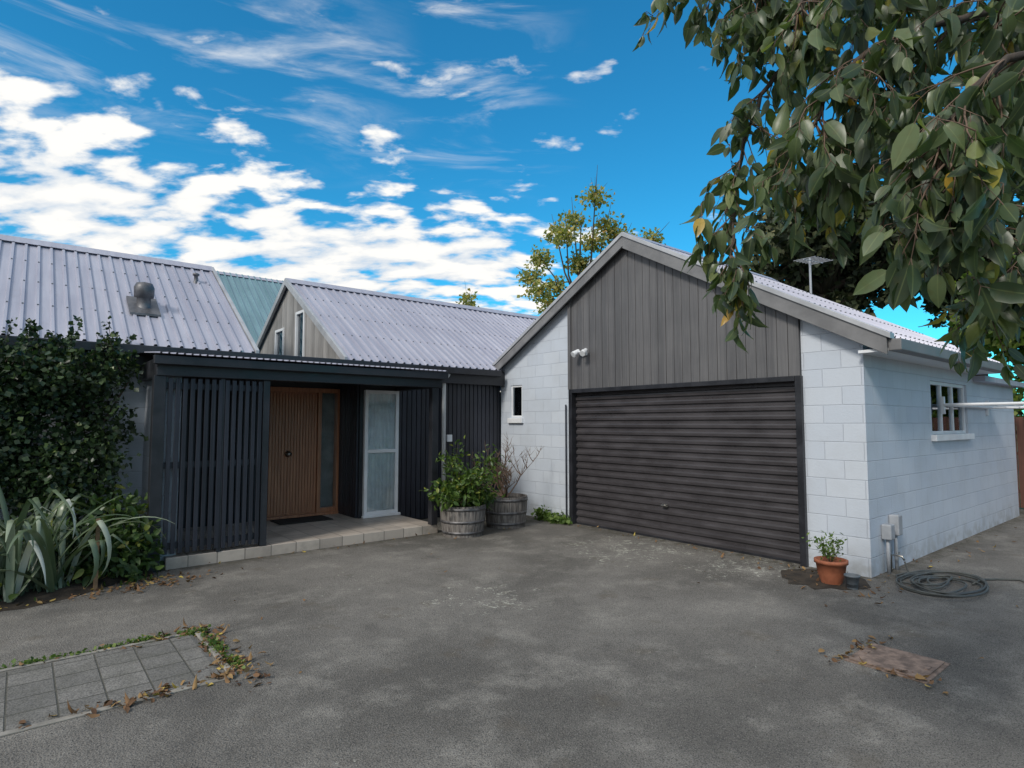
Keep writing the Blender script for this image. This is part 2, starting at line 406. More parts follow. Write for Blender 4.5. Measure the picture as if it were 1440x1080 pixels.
def ribbed(name,x0,x1,ya,za,yb,zb,mat,pitch=.145,h=.026,screws=True):
    dy,dz=yb-ya,zb-za; L=math.hypot(dy,dz); ny,nz=-dz/L,dy/L
    if nz<0: ny,nz=-ny,-nz
    xs=[];x=x0
    while x<x1:
        for a,hh in ((0,0),(.60,0),(.68,1),(.86,1),(.94,0)):
            if x+a*pitch<=x1: xs.append((x+a*pitch,hh*h))
        x+=pitch
    xs.append((x1,0)); m=MB(); vs=[]
    for (x,hh) in xs: vs+=[(x,ya+ny*hh,za+nz*hh),(x,yb+ny*hh,zb+nz*hh)]
    m.add(vs,[(2*i,2*i+1,2*i+3,2*i+2) for i in range(len(xs)-1)])
    m.obj(name,mat,H)
    if screws:
        s=MB(); x=x0
        while x+pitch<x1:
            for k in (.04,.27,.5,.73,.95):
                px,py,pz=x+.77*pitch,ya+dy*k+ny*(h+.003),za+dz*k+nz*(h+.003)
                s.box(px-.009,px+.009,py-.009,py+.009,pz-.006,pz+.007)
            x+=pitch
        s.obj(name+'_screws',M_vent,H)
EZ=2.56;EY=8.55;RY=11.28;RZ2=4.28
ribbed('roof_left_front',-9,2.45,EY,EZ,RY,RZ2,M_roof)
ribbed('roof_left_rear',-9,2.45,RY,RZ2,14.0,EZ,M_roof,screws=False)
ribbed('roof_right_front',3.78,13,EY,EZ,RY,RZ2,M_roof)
ribbed('roof_right_rear',3.78,13,RY,RZ2,14.0,EZ,M_roof,screws=False)
ribbed('garage_roof_near',XF+.05,11.1,2.2,RZ(2.2)+.05,5.62,4.35,M_roof)
ribbed('garage_roof_far',XF+.05,11.1,5.62,4.35,8.8,RZ(8.8)+.05,M_roof)
ribbed('roof_rear_wing',1.2,7.0,12.6,2.68,16,5.37,M_teal,screws=False)
ribbed('roof_rear_wing_back',1.2,7.0,16,5.37,19.4,2.68,M_teal,screws=False)
m=MB()
for a,b in ((-9,2.47),(3.76,13)): m.prism([(RY-.16,RZ2-.06),(RY,RZ2+.055),(RY+.16,RZ2-.06)],a,b)
m.prism([(5.46,4.30),(5.62,4.41),(5.78,4.30)],XF+.02,11.12)
m.prism([(15.86,5.29),(16,5.385),(16.14,5.29)],1.2,7.0)
m.obj('ridge_caps',M_roof,H)
m=MB()
def rk(m,x0,x1,d=.13,up=.04):
    m.prism([(EY-.03,EZ+up),(RY,RZ2+up+.01),(RY,RZ2+up-d),(EY-.03,EZ+up-d)],x0,x1)
    m.prism([(RY,RZ2+up+.01),(14.0,EZ+up),(14.0,EZ+up-d),(RY,RZ2+up-d)],x0,x1)
rk(m,2.45,2.50); rk(m,3.73,3.78,.12)
m.obj('verge_flashings',M_bargel,H,.004)
GR=lambda y:4.22-.63*abs(y-RY)
m=MB(); y=8.7
while y<13.8:
    y2=min(y+.122,13.9)
    if not ((10.40<y<10.86) or (11.52<y<11.98)):
        m.prism([(y,2.45),(y2,2.45),(y2,GR(y2)),(y,GR(y))],3.82+random.uniform(0,.004),3.86)
    else:
        top=3.62 if y<11 else 3.42
        m.prism([(y,top),(y2,top),(y2,GR(y2)),(y,GR(y))],3.82,3.86)
    y+=.13
m.obj('dormer_gable_boards',M_clad2,H,.003)
m=MB(); m.prism([(8.7,2.4),(13.9,2.4),(13.9,2.6),(RY,4.2),(8.7,2.6)],3.90,3.94); m.obj('dormer_gable_backing',M_dkglass,H)
m=MB()
for a,b,t_ in ((10.43,10.87,3.62),(11.5,12.0,3.42)):
    m.box(3.80,3.86,a,a+.05,2.45,t_); m.box(3.80,3.86,b-.05,b,2.45,t_); m.box(3.80,3.86,a+.05,b-.05,t_-.05,t_)
m.obj('dormer_window_frames',M_white,H,.003)
m=MB(); m.box(3.84,3.845,10.48,10.82,2.45,3.57); m.box(3.84,3.845,11.55,11.95,2.45,3.37); m.obj('dormer_window_glass',M_glass,H)
box('link_roof',2.45,3.80,8.6,14,2.36,2.46,M_black,H)
m=MB(); m.prism([(8.95,0),(14,0),(14,2.5),(RY,4.2),(8.95,2.6)],-8.0,-7.8); m.prism([(8.95,0),(14,0),(14,2.5),(RY,4.2),(8.95,2.6)],12.7,12.9)
m.box(-8,12.9,13.8,14,0,2.5); m.prism([(8.75,2.46),(13.9,2.46),(RY,4.15)],2.3,2.4)
m.prism([(12.8,0),(19.2,0),(19.2,2.7),(16,5.25),(12.8,2.7)],1.4,1.6); m.prism([(12.8,0),(19.2,0),(19.2,2.7),(16,5.25),(12.8,2.7)],6.6,6.8)
m.prism([(2.7,0),(8.6,0),(8.6,2.6),(5.62,4.2),(2.7,2.6)],10.8,10.98)
m.obj('rear_walls',M_block,H)
box('lean_to_roof',10.95,13.6,2.35,6.2,2.22,2.30,M_roof,H)
m=MB(); m.box(-8.5,6.70,8.44,8.56,2.44,2.55); m.box(-8.5,6.86,8.56,8.60,2.28,2.54)
m.obj('gutter_fascia',M_black,H,.01)
m=MB(); m.box(XF+.03,11.1,2.10,2.22,RZ(2.2)-.09,RZ(2.2)+.03); m.obj('garage_gutter',M_barge,H,.01)
m=MB(); m.box(XF+.03,11.1,2.22,2.5,RZ(2.2)-.09,RZ(2.2)-.06); m.obj('garage_eave_soffit',M_white,H)
# porch
m=MB(); m.box(1.28,4.76,7.5,9.48,0,.13); m.obj('porch_floor',M_tile,H,.006)
ribbed('porch_roof',1.08,4.85,7.34,2.355,8.5,2.46,M_roof,.076,.016,False)
m=MB(); m.box(1.08,4.84,7.36,7.46,2.24,2.335); m.box(1.12,4.80,7.46,7.54,2.12,2.30)
m.box(1.12,1.2,7.54,8.7,2.12,2.32); m.box(4.70,4.80,7.54,8.7,2.12,2.32)
m.obj('porch_beam',M_black,H,.006)
box('porch_ceiling',1.2,4.75,7.54,9.5,2.26,2.29,simple('ceiling_paint',(.12,.12,.13),.6,.1,4),H)
m=MB(); m.box(4.64,4.74,7.48,7.58,.13,2.12); m.box(1.10,1.22,7.48,7.6,0,2.12); m.box(2.26,2.34,7.5,7.58,.13,2.12); m.box(1.78,1.83,7.495,7.55,.13,2.12)
m.obj('porch_posts',M_black,H,.005)
m=MB(); x=1.245
while x<2.23:
    m.box(x,x+.045,7.49,7.515,.17+random.uniform(-.004,.004),2.10); x+=.0735
m.obj('porch_screen_slats',M_dark,H,.003)
m=MB()
for z in (.22,1.1,1.98): m.box(1.22,2.26,7.517,7.55,z,z+.07)
m.obj('porch_screen_rails',M_dark,H,.003)
m=MB()
def vboards(x0,x1,y,z0,z1,p=.09,g=.014,t_=.03):
    x=x0
    while x<x1-.01:
        m.box(x,min(x+p-g,x1),y-t_,y,z0,z1); x+=p
vboards(4.74,6.87,8.74,.02,2.44); vboards(1.4,2.78,9.49,.13,2.3)
y=8.76
while y<9.45:
    m.box(4.06,4.09,y,y+.076,.13,2.3); y+=.09
m.obj('charcoal_boards',M_dark,H,.003)
m=MB(); m.box(4.74,6.87,8.74,8.9,0,2.5); m.box(1.4,2.78,9.49,9.6,0,2.5); m.box(4.09,4.15,8.72,9.6,.1,2.5); m.box(2.78,4.15,9.49,9.6,2.16,2.5)
m.box(4.15,4.74,8.72,8.9,2.12,2.5); m.box(4.15,4.74,8.72,8.9,0.0,.14)
m.obj('entry_wall_backing',M_black,H)
m=MB(); m.box(2.78,2.84,9.42,9.55,.13,2.16); m.box(3.70,3.76,9.42,9.55,.13,2.16); m.box(4.02,4.06,9.42,9.55,.13,2.16); m.box(2.84,3.70,9.42,9.55,2.09,2.16); m.box(3.76,4.02,9.42,9.55,2.09,2.16); m.box(2.78,4.06,9.40,9.55,.13,.17)
m.box(2.84,3.70,9.47,9.51,.17,2.09); m.box(3.76,4.02,9.44,9.52,.17,.24)
x=2.86
while x<3.66:
    m.box(x,x+.036,9.457,9.47,.19,2.07); x+=.047
m.obj('front_door',M_wood,H,.004)
box('sidelight_glass',3.76,4.02,9.49,9.496,.24,2.09,M_glass,H)
box('sidelight_interior',3.7,4.06,9.60,9.61,.13,2.16,simple('sidelight_net',(.28,.29,.29),.8,.3,3),H)
m=MB(); m.lathe([(.0,0),(.045,0),(.05,.012),(.02,.02),(.02,.05),(.038,.06),(.038,.08),(0,.088)],0,0,20)
o=m.obj('door_knob',M_brass,H,0,True); o.location=(3.24,9.457,1.12); o.rotation_euler=(math.radians(90),0,0)
window_y('entry_window',8.66,4.15,4.74,.17,2.12,(),1.16,.055)
m=MB(); m.box(4.12,4.77,8.62,8.68,.135,.17); m.obj('entry_window_sill',M_white,H,.004)
m=MB(); vs=[];n=60
for i in range(n+1):
    x=4.17+.55*i/n; yy=8.71+.009*math.sin(i*.9)+.005*math.sin(i*2.3)
    vs+=[(x,yy,.2),(x,yy+.005*math.sin(i*.5),2.1)]
m.add(vs,[(2*i,2*i+2,2*i+3,2*i+1) for i in range(n)]); m.obj('net_curtain',M_curt,H,0,True)
m=MB(); m.tube([(5.6,8.66,.05),(5.6,8.66,2.3),(5.6,8.52,2.44)],.035,12); m.obj('downpipe',M_white,H,0,True)
m=MB(); m.box(5.68,5.78,8.66,8.71,1.28,1.40); m.obj('meter_box',M_white,H,.006)
m=MB(); m.tube([(GX-.03,6.95,.0),(GX-.03,6.95,1.9)],.012,8); m.obj('conduit',M_dark,H)
SL=empty('security_light')
m=MB(); m.box(GX-.075,GX-.047,6.44,6.54,2.66,2.76); m.tube([(GX-.07,6.49,2.71),(GX-.13,6.49,2.71)],.018)
for s in (-1,1):
    m.tube([(GX-.12,6.49,2.71),(GX-.14,6.49+s*.07,2.72)],.012)
    m.tube([(GX-.11,6.49+s*.08,2.74),(GX-.22,6.49+s*.10,2.67)],[.03,.05],16)
m.obj('lamp_body',M_white,SL,.003)
V=empty('roof_flue_vent')
m=MB(); m.lathe([(.15,3.02),(.12,3.12),(.085,3.14),(.085,3.32),(.12,3.33),(.125,3.46),(.10,3.52),(.0,3.545)],1.24,9.5,20); m.obj('cowl',M_vent,V,0,True)
m=MB(); m.prism([(9.28,3.045),(9.75,3.34),(9.75,3.37),(9.28,3.075)],1.06,1.42); m.obj('flashing',M_vent,V)
V=empty('roof_pipe_vent')
m=MB(); m.lathe([(.06,3.82),(.03,3.9),(.03,3.99),(.05,3.99),(.05,4.02),(0,4.04)],2.1,10.64,14); m.obj('pipe',M_vent,V,0,True)
A=empty('tv_aerial')
m=MB(); m.tube([(10.7,4.7,3.7),(10.7,4.7,4.52)],.02); m.tube([(10.45,4.7,4.46),(10.98,4.6,4.46)],.008)
for k in range(7): m.tube([(10.47+k*.08,4.5-k*.015,4.47),(10.47+k*.08,4.88-k*.015,4.47)],.005,6)
m.obj('aerial_mast',M_grey,A)

D_=empty('doormat'); m=MB(); m.box(2.95,3.75,8.85,9.33,.131,.146); m.obj('mat',M_mat,D_,.004)

CL=empty('wall_clothesline')
m=MB(); zc=1.84
m.tube([(9.4,2.46,zc),(11.8,2.46,zc)],.02); m.tube([(9.4,1.1,zc),(11.8,1.1,zc)],.02)
m.tube([(9.4,2.46,zc),(9.4,1.1,zc)],.02); m.tube([(11.8,2.46,zc),(11.8,1.1,zc)],.02)
for k in range(1,8): m.tube([(9.4,2.46-.17*k,zc+.015),(10.6,2.46-.17*k,zc-.0),(11.8,2.46-.17*k,zc+.015)],.005,5)
for x in (9.42,11.6): m.box(x-.03,x+.03,2.465,2.498,1.72,1.95)
m.obj('clothesline_frame',M_white,CL)

F=empty('wooden_fence'); m=MB()
y=-8
while y<6: m.box(14.45,14.47,y,y+.11,.03,1.72+random.uniform(-.01,.01)); y+=.12
for z in (.3,1.0,1.6): m.box(14.47,14.52,-8,6,z,z+.06)
for k in range(8): m.box(14.47,14.56,-8+2*k,-7.9+2*k,0,1.75)
m.obj('palings',M_fence,F)

# ------------------------------------------------------------------ barrels
def barrel(cx,cy,r,h):
    E=empty('barrel_planter'); m=MB(); seg=80
    wob=lambda k:(.985 if k%4==0 else 1.0)
    pr=[(r*.86*(1+.16*math.sin(math.pi*.5*t)),.002+h*t) for t in [0,.2,.4,.6,.8,1]]
    R=pr[-1][0]; pr+=[(R-.03,h),(R-.035,h-.06)]
    m.lathe(pr,cx,cy,seg,wob); m.obj('staves',M_barrel,E)
    m=MB()
    for t in (.10,.45,.86):
        rr=r*.86*(1+.16*math.sin(math.pi*.5*t))+.003; r2=r*.86*(1+.16*math.sin(math.pi*.5*(t+.09)))+.003
        m.lathe([(rr-.006,h*t),(rr+.003,h*t),(r2+.003,h*t+.038),(r2-.006,h*t+.038)],cx,cy,48)
    m.obj('hoops',M_hoop,E,0,True)
    m=MB(); m.lathe([(R-.033,h-.05),(R*.5,h-.03),(0.001,h-.025)],cx,cy,32); m.obj('soil',M_soil,E)
    return E
barrel(4.98,7.18,.33,.43); barrel(5.92,7.36,.34,.47)
def bush_stems(m,base,n,h,spread,r0=.012,kids=2,depth=0):
    tips=[]
    for i in range(n):
        a=random.uniform(0,2*math.pi); s=spread*random.uniform(.3,1); p=Vector(base); d=Vector((math.cos(a)*s,math.sin(a)*s,1)).normalized()
        L=h*random.uniform(.6,1); pts=[p.copy()]
        for k in range(5):
            d=(d+Vector((random.gauss(0,.15),random.gauss(0,.15),random.gauss(.02,.1)))).normalized(); p=p+d*L/5; pts.append(p.copy())
        m.tube(pts,[r0*(1-.15*k) for k in range(6)],5); tips+=pts[2:]
        if depth>0:
            for q in pts[2:]:
                if random.random()<.8: tips+=bush_stems(m,q,1+kids//2,L*.5,1.2,r0*.55,kids,depth-1)
    return tips
G_bush=leafmat('citrus_leaf',[(0,(.035,.07,.018)),(.5,(.065,.12,.025)),(.9,(.12,.19,.04)),(1,(.26,.28,.05))],.4,.3)
E=empty('citrus_shrub'); m=MB(); tips=bush_stems(m,(4.98,7.18,.4),9,.72,1.0,.012,2,1); m.obj('stems',M_bark,E)
T=np.array([tuple(t) for t in tips if t.z>.45]); k=RNG.integers(0,len(T),1100); P=T[k]+RNG.normal(size=(1100,3))*.05
leaf_mesh('leaves',P,RNG.normal(size=(1100,3))+[0,0,.1],RNG.normal(size=(1100,3))*.6+[0,0,.7],.045+.05*RNG.random(1100),G_bush,E,T_OV)
leaf_cloud('leaves_low',[(4.85,7.15,.6,.45,.40,.22),(4.6,7.0,.62,.2,.2,.16),(5.25,7.1,.55,.3,.28,.18)],650,.08,G_bush,E,.3,tmpl=T_OV)
E=empty('bare_shrub'); m=MB(); random.seed(4); bush_stems(m,(5.92,7.36,.43),12,.75,1.7,.013,2,2); m.obj('twigs',M_twig,E)
random.seed(11)
G_weed=leafmat('weed_leaf',[(0,(.05,.09,.02)),(.6,(.10,.17,.035)),(1,(.2,.27,.08))],.55,.35)
E=empty('weed_clump'); leaf_cloud('leaves',[(6.72,7.1,.06,.12,.28,.10),(6.75,7.45,.08,.1,.15,.14),(6.78,6.9,.04,.08,.12,.06)],420,.07,G_weed,E,.1)
E=empty('terracotta_pot_plant')
m=MB(); m.lathe([(.095,.003),(.125,.10),(.14,.20),(.155,.20),(.155,.235),(.135,.235),(.13,.19),(.001,.19)],6.35,2.68,28); m.obj('pot',M_terra,E,0,True)
m=MB(); tips=bush_stems(m,(6.35,2.68,.19),11,.34,.9,.004,1,0); m.obj('stems',M_twig,E)
T=np.array([tuple(t) for t in tips]); k=RNG.integers(0,len(T),260); P=T[k]+RNG.normal(size=(260,3))*.03
leaf_mesh('leaves',P,RNG.normal(size=(260,3))+[0,0,.4],RNG.normal(size=(260,3))+[0,0,.7],.02+.03*RNG.random(260),G_weed,E,T_OV)
E=empty('plastic_cup'); m=MB(); m.lathe([(.045,.003),(.065,.12),(.072,.12),(.072,.135),(.062,.135),(.05,.02),(.001,.02)],6.28,2.46,24); m.obj('cup',simple('grey_plastic',(.13,.15,.17),.5,.1,5),E,0,True)
E=empty('soil_patch'); m=MB(); n=20
m.add([(6.45+.45*math.cos(2*math.pi*i/n)*(1+.15*math.sin(i*3)),2.8+.4*math.sin(2*math.pi*i/n)*(1+.12*math.cos(i*5)),.006) for i in range(n)],[tuple(range(n))]); m.obj('soil',M_soil,E)
E=empty('utility_pipes'); m=MB()
m.tube([(7.22,2.455,0),(7.22,2.455,.42)],.02); m.tube([(7.45,2.455,0),(7.45,2.455,.46)],.02); m.obj('pipes',M_grey,E,0,True)
m=MB(); m.box(7.16,7.28,2.40,2.498,.36,.52); m.box(7.39,7.51,2.40,2.498,.38,.60); m.obj('boxes',M_grey,E,.012)
m=MB(); m.tube([(7.33,2.47,0),(7.33,2.47,.18),(7.33,2.36,.18),(7.33,2.34,.14)],.012); m.tube([(7.30,2.40,.21),(7.36,2.40,.21)],.008); m.obj('tap',M_brass,E,0,True)
E=empty('garden_hose'); m=MB(); pts=[]
for i in range(420):
    t=i/419; a=t*2*math.pi*7.5; r=.22+.15*math.sin(t*9)+.05*math.sin(a*.37)
    pts.append((7.05+(r+.1)*math.cos(a)*1.15+.06*math.sin(t*13),1.95+r*math.sin(a)*.9+.05*math.cos(t*11),.018+.04*t+.012*math.sin(a*1.9)))
m.tube(pts,.0095,7)
m.tube([(7.33,2.34,.13),(7.3,2.3,.03),(7.1,2.35,.02),(6.85,2.25,.02),(6.8,2.1,.03),(6.95,1.9,.04)],.0095,7)
m.tube([(7.3,1.75,.02),(7.6,1.75,.014),(7.75,1.65,.014),(7.9,1.5,.014),(7.75,1.38,.014)],.0095,7)
m.obj('hose_coil',M_hose,E,0,True)

# ------------------------------------------------------------------ left planting
G_dark=leafmat('glossy_dark_leaf',[(0,(.014,.030,.014)),(.6,(.030,.056,.022)),(.93,(.06,.10,.036)),(1,(.14,.18,.06))],.42,.15,spec=.45)
E=empty('climbing_shrub')
bl=[]
for i in range(34):
    x=random.uniform(-2.2,.78); z=random.uniform(.85,2.1)
    if x>.45: z=random.uniform(1.0,2.1)
    bl.append((x,random.uniform(8.0,8.4),z,random.uniform(.28,.48),random.uniform(.25,.42),random.uniform(.25,.42)))
bl+=[(.2,8.1,2.15,.5,.35,.3),(.7,8.2,2.1,.35,.3,.25),(-.5,8.1,2.15,.5,.3,.3),(.6,8.0,1.1,.4,.3,.4),(.85,8.3,2.25,.25,.2,.15)]
leaf_cloud('leaves',bl,24000,.058,G_dark,E,.35)
m=MB(); bs=[]
for i in range(46):
    x=random.uniform(-1.5,1.0); p=Vector((x,random.uniform(7.9,8.4),2.2)); d=Vector((random.gauss(0,.35),random.gauss(0,.3),1)).normalized(); L=random.uniform(.2,.6)
    m.tube([p,p+d*L*.5,p+d*L+Vector((random.gauss(0,.04),0,0))],[.005,.004,.002],4)
    for t in (.4,.55,.7,.8,.9,1): q=p+d*L*t; bs.append((q.x,q.y,q.z,.03,.03,.03))
for i in range(7):
    x=random.uniform(-1.2,.9); m.tube([(x,8.5,0.05),(x+random.gauss(0,.15),8.4,.7),(x+random.gauss(0,.3),8.3,1.5),(x+random.gauss(0,.3),8.25,2.1)],[.03,.025,.018,.01],6)
m.obj('stems',M_bark,E)
leaf_cloud('shoot_leaves',bs,1500,.055,G_dark,E,.1)
G_flax=leafmat('flax_leaf',[(0,(.05,.085,.045)),(.45,(.12,.165,.095)),(.85,(.28,.33,.24)),(1,(.54,.56,.50))],.36,.1,spec=.65)
E=empty('flax_plant')
def strap(m,base,az,L,w,lean,droop,fold=None):
    n=14; p=Vector(base); el=lean; vs=[]; side=Vector((-math.sin(az),math.cos(az),0))
    tw=random.uniform(-.5,.5)
    for i in range(n+1):
        t=i/n; wd=w*(min(1,t*5+.5))*(1-max(0,(t-.55)/.45)**1.6)+.002
        d=Vector((math.cos(az)*math.cos(el),math.sin(az)*math.cos(el),math.sin(el)))
        up=side.cross(d)
        s=(side*math.cos(tw*t)+up*math.sin(tw*t))
        p.z=max(p.z,.03)
        vs+=[p+s*wd+up*wd*.35,p,p-s*wd+up*wd*.35]
        p=p+d*L/n
        el-=droop*t*2.0/n
        if fold and abs(t-fold)<.5/n: el-=1.3
    m.add(vs,[(3*i+j,3*i+j+1,3*i+j+4,3*i+j+3) for i in range(n) for j in (0,1)])
    return (n+1)*3
rn=[];m=MB()
for c in ((.12,7.35),(-.35,7.25),(.3,7.15),(-.05,7.0),(.05,7.5)):
    for i in range(24):
        az=random.uniform(0,2*math.pi); L=random.uniform(.8,1.5)
        k=strap(m,(c[0]+random.gauss(0,.06),c[1]+random.gauss(0,.06),.04),az,L,random.uniform(.017,.031),random.uniform(.75,1.45),random.uniform(.8,3.2),random.choice([None,None,.5,.65]))
        rn+=[random.random()]*k
o=m.obj('straps',G_flax,E,0,True); at=o.data.attributes.new('rnd','FLOAT','POINT'); at.data.foreach_set('value',rn)
G_gc=leafmat('ground_cover_leaf',[(0,(.022,.046,.014)),(.6,(.048,.09,.023)),(.93,(.09,.15,.035)),(1,(.2,.2,.04))],.5,.25)
E=empty('ground_cover_plant')
leaf_cloud('leaves',[(.75,7.3,.18,.42,.3,.28),(1.0,7.4,.3,.22,.22,.3),(.45,7.5,.25,.4,.3,.4),(.9,7.7,.5,.3,.3,.4),(-.6,6.95,.1,.6,.15,.15),(.5,7.9,.5,.6,.2,.5),(-1.5,7.4,.4,1.2,.4,.5)],3400,.095,G_gc,E,.25,tmpl=T_OV)
E=empty('wooden_stake'); m=MB(); m.box(.60,.635,7.02,7.055,0,.68); m.obj('stake',simple('stake_wood',(.17,.11,.06),.8,.3,20),E,.004)

G_lit=leafmat('dead_leaf',[(0,(.07,.035,.018)),(.5,(.18,.10,.05)),(.85,(.30,.19,.08)),(1,(.46,.36,.08))],.8,.1)
def litter(name,regs,n,size=.05):
    P=[]
    tot=sum(r[4] for r in regs)
    for r in regs:
        k=int(n*r[4]/tot); P.append(np.stack([r[0]+RNG.normal(size=k)*r[2],r[1]+RNG.normal(size=k)*r[3],.008+.02*RNG.random(k)],1))
    P=np.concatenate(P); k=len(P); a=RNG.random(k)*6.28
    Dn=np.stack([np.cos(a),np.sin(a),RNG.normal(size=k)*.15],1)
    leaf_mesh(name,P,Dn,RNG.normal(size=(k,3))*.35+[0,0,1],size*(.5+RNG.random(k)),G_lit,None,T_OV,curl=RNG.normal(size=k)*1.5)
litter('leaf_litter',[(1.15,4.3,.07,.22,5),(.7,4.12,.25,.04,5),(1.1,7.02,.22,.16,6),(.4,6.85,.5,.1,3),(.9,5.15,.25,.05,3),(1.15,4.85,.05,.2,3),(6.6,3.3,.12,.5,1.2),(4.36,1.55,.04,.2,1.5),(4.6,1.79,.2,.04,1.5),(6.3,2.4,.3,.25,2),(5,7.3,.8,.2,.6),(8.5,2.2,2,.2,1.5)],720,.045)
litter('leaf_litter',[(3.5,3.2,3,2.2,1),(6.75,5,.06,1.3,1.2),(3.2,7.42,1.1,.05,1)],120,.032)
E=empty('moss_weeds'); leaf_cloud('tufts',[(1.13,4.75,.01,.06,.3,.03),(1.1,5.12,.01,.12,.05,.03),(.75,5.18,.01,.3,.04,.025),(1.16,4.35,.01,.05,.2,.02),(0.2,5.18,.01,.5,.03,.02)],900,.028,G_weed,E,.0)

# ------------------------------------------------------------------ background trees
def bgtree(name,x,y,h,blobs,n,size,mat,tr=.2,shell=.4,up=.3):
    E=empty(name); m=MB()
    m.tube([(x,y,-.1),(x+.1,y,h*.35),(x-.05,y+.1,h*.7),(x,y,h*.95)],[tr,tr*.8,tr*.5,tr*.15],10)
    for b in blobs:
        s=Vector((x,y,min(h*.6,max(h*.25,b[2]-1.5*b[5])))); e=Vector(b[:3])
        mid=(s+e)/2+Vector((random.gauss(0,.2),random.gauss(0,.2),-.1)); m.tube([s,mid,e,e+(e-mid)*.5],[tr*.45,tr*.3,tr*.15,tr*.05],6)
        for q in range(5):
            dd=Vector((random.gauss(0,1),random.gauss(0,1),random.gauss(.4,.7))).normalized()
            m.tube([e,e+dd*b[3]*.6,e+dd*b[3]*1.1],[tr*.12,tr*.07,tr*.03],5)
    m.obj('trunk',M_bark,E,0,True)
    leaf_cloud('crown',blobs,n,size,mat,E,shell,up)
def rblobs(cx,cy,cz,R,Rz,n,rr):
    out=[]
    for i in range(n):
        d=Vector((random.gauss(0,1),random.gauss(0,1),random.gauss(0,1))).normalized()*random.uniform(.3,1)
        q=random.uniform(.7,1.2)*rr; out.append((cx+d.x*R,cy+d.y*R,cz+d.z*Rz,q,q,q*.8))
    return out
G_yel=leafmat('autumn_leaf',[(0,(.16,.19,.06)),(.5,(.29,.30,.11)),(.85,(.45,.39,.13)),(1,(.48,.30,.10))],.6,.4)
G_con=leafmat('conifer_needles',[(0,(.018,.028,.015)),(.6,(.046,.062,.03)),(.95,(.09,.10,.048)),(1,(.14,.13,.06))],.7,.1)
G_mid=leafmat('mid_green_leaf',[(0,(.05,.09,.018)),(.6,(.12,.18,.035)),(1,(.25,.28,.06))],.55,.4)
tb=[(-1.9,-.4),(-1.5,.5),(-1.1,1.2),(-.6,.2),(-.5,1.7),(0,2.3),(.1,1.1),(.3,.1),(.7,1.9),(1.0,.9),(1.4,1.5),(1.9,1.3),(1.6,.2),(-.9,-.9),(0,-1.0),(.9,-.8),(-2.1,-1.4),(-1.4,-1.7),(2.3,.9),(-.2,3.0)]
blb=[(18.1+a*math.cos(HEAD)+random.gauss(0,.3),17.35-a*math.sin(HEAD)+random.gauss(0,.6),8.2+b*.9,.62*random.uniform(.7,1.15),.62,.45*random.uniform(.8,1.2)) for a,b in tb]
bgtree('autumn_tree',18.1,17.4,10.6,blb,5200,.145,G_yel,.13,.1)
bgtree('autumn_tree',14.4,20.4,7.0,rblobs(14.4,20.4,6.5,.6,.6,5,.35),420,.15,G_yel,.06,.1)
bgtree('conifer_tree',24.0,10.0,11.0,rblobs(24.0,10.0,7.8,3.1,2.7,34,1.15),14000,.26,G_con,.35,.3)
bgtree('conifer_tree',27.0,6.0,10.0,rblobs(27.0,6.0,7.0,3.3,2.5,28,1.2),10000,.27,G_con,.35,.3)
bgtree('deciduous_tree',21.5,3.2,6.0,rblobs(21.5,3.2,4.2,2.2,1.8,22,.9),7000,.2,G_mid,.2,.3)
bgtree('deciduous_tree',19.0,.2,5.0,rblobs(19.0,.2,3.2,1.8,1.5,18,.8),5000,.18,G_mid,.16,.3)
P=[];
for i in range(90):
    a=i/90*2*math.pi; R=random.uniform(60,75); P.append((R*math.cos(a),R*math.sin(a),random.uniform(1,2.5),random.uniform(3,5),random.uniform(3,5),random.uniform(2,3.2)))
E=empty('distant_trees'); leaf_cloud('crowns',P,20000,.9,G_con,E,.7)

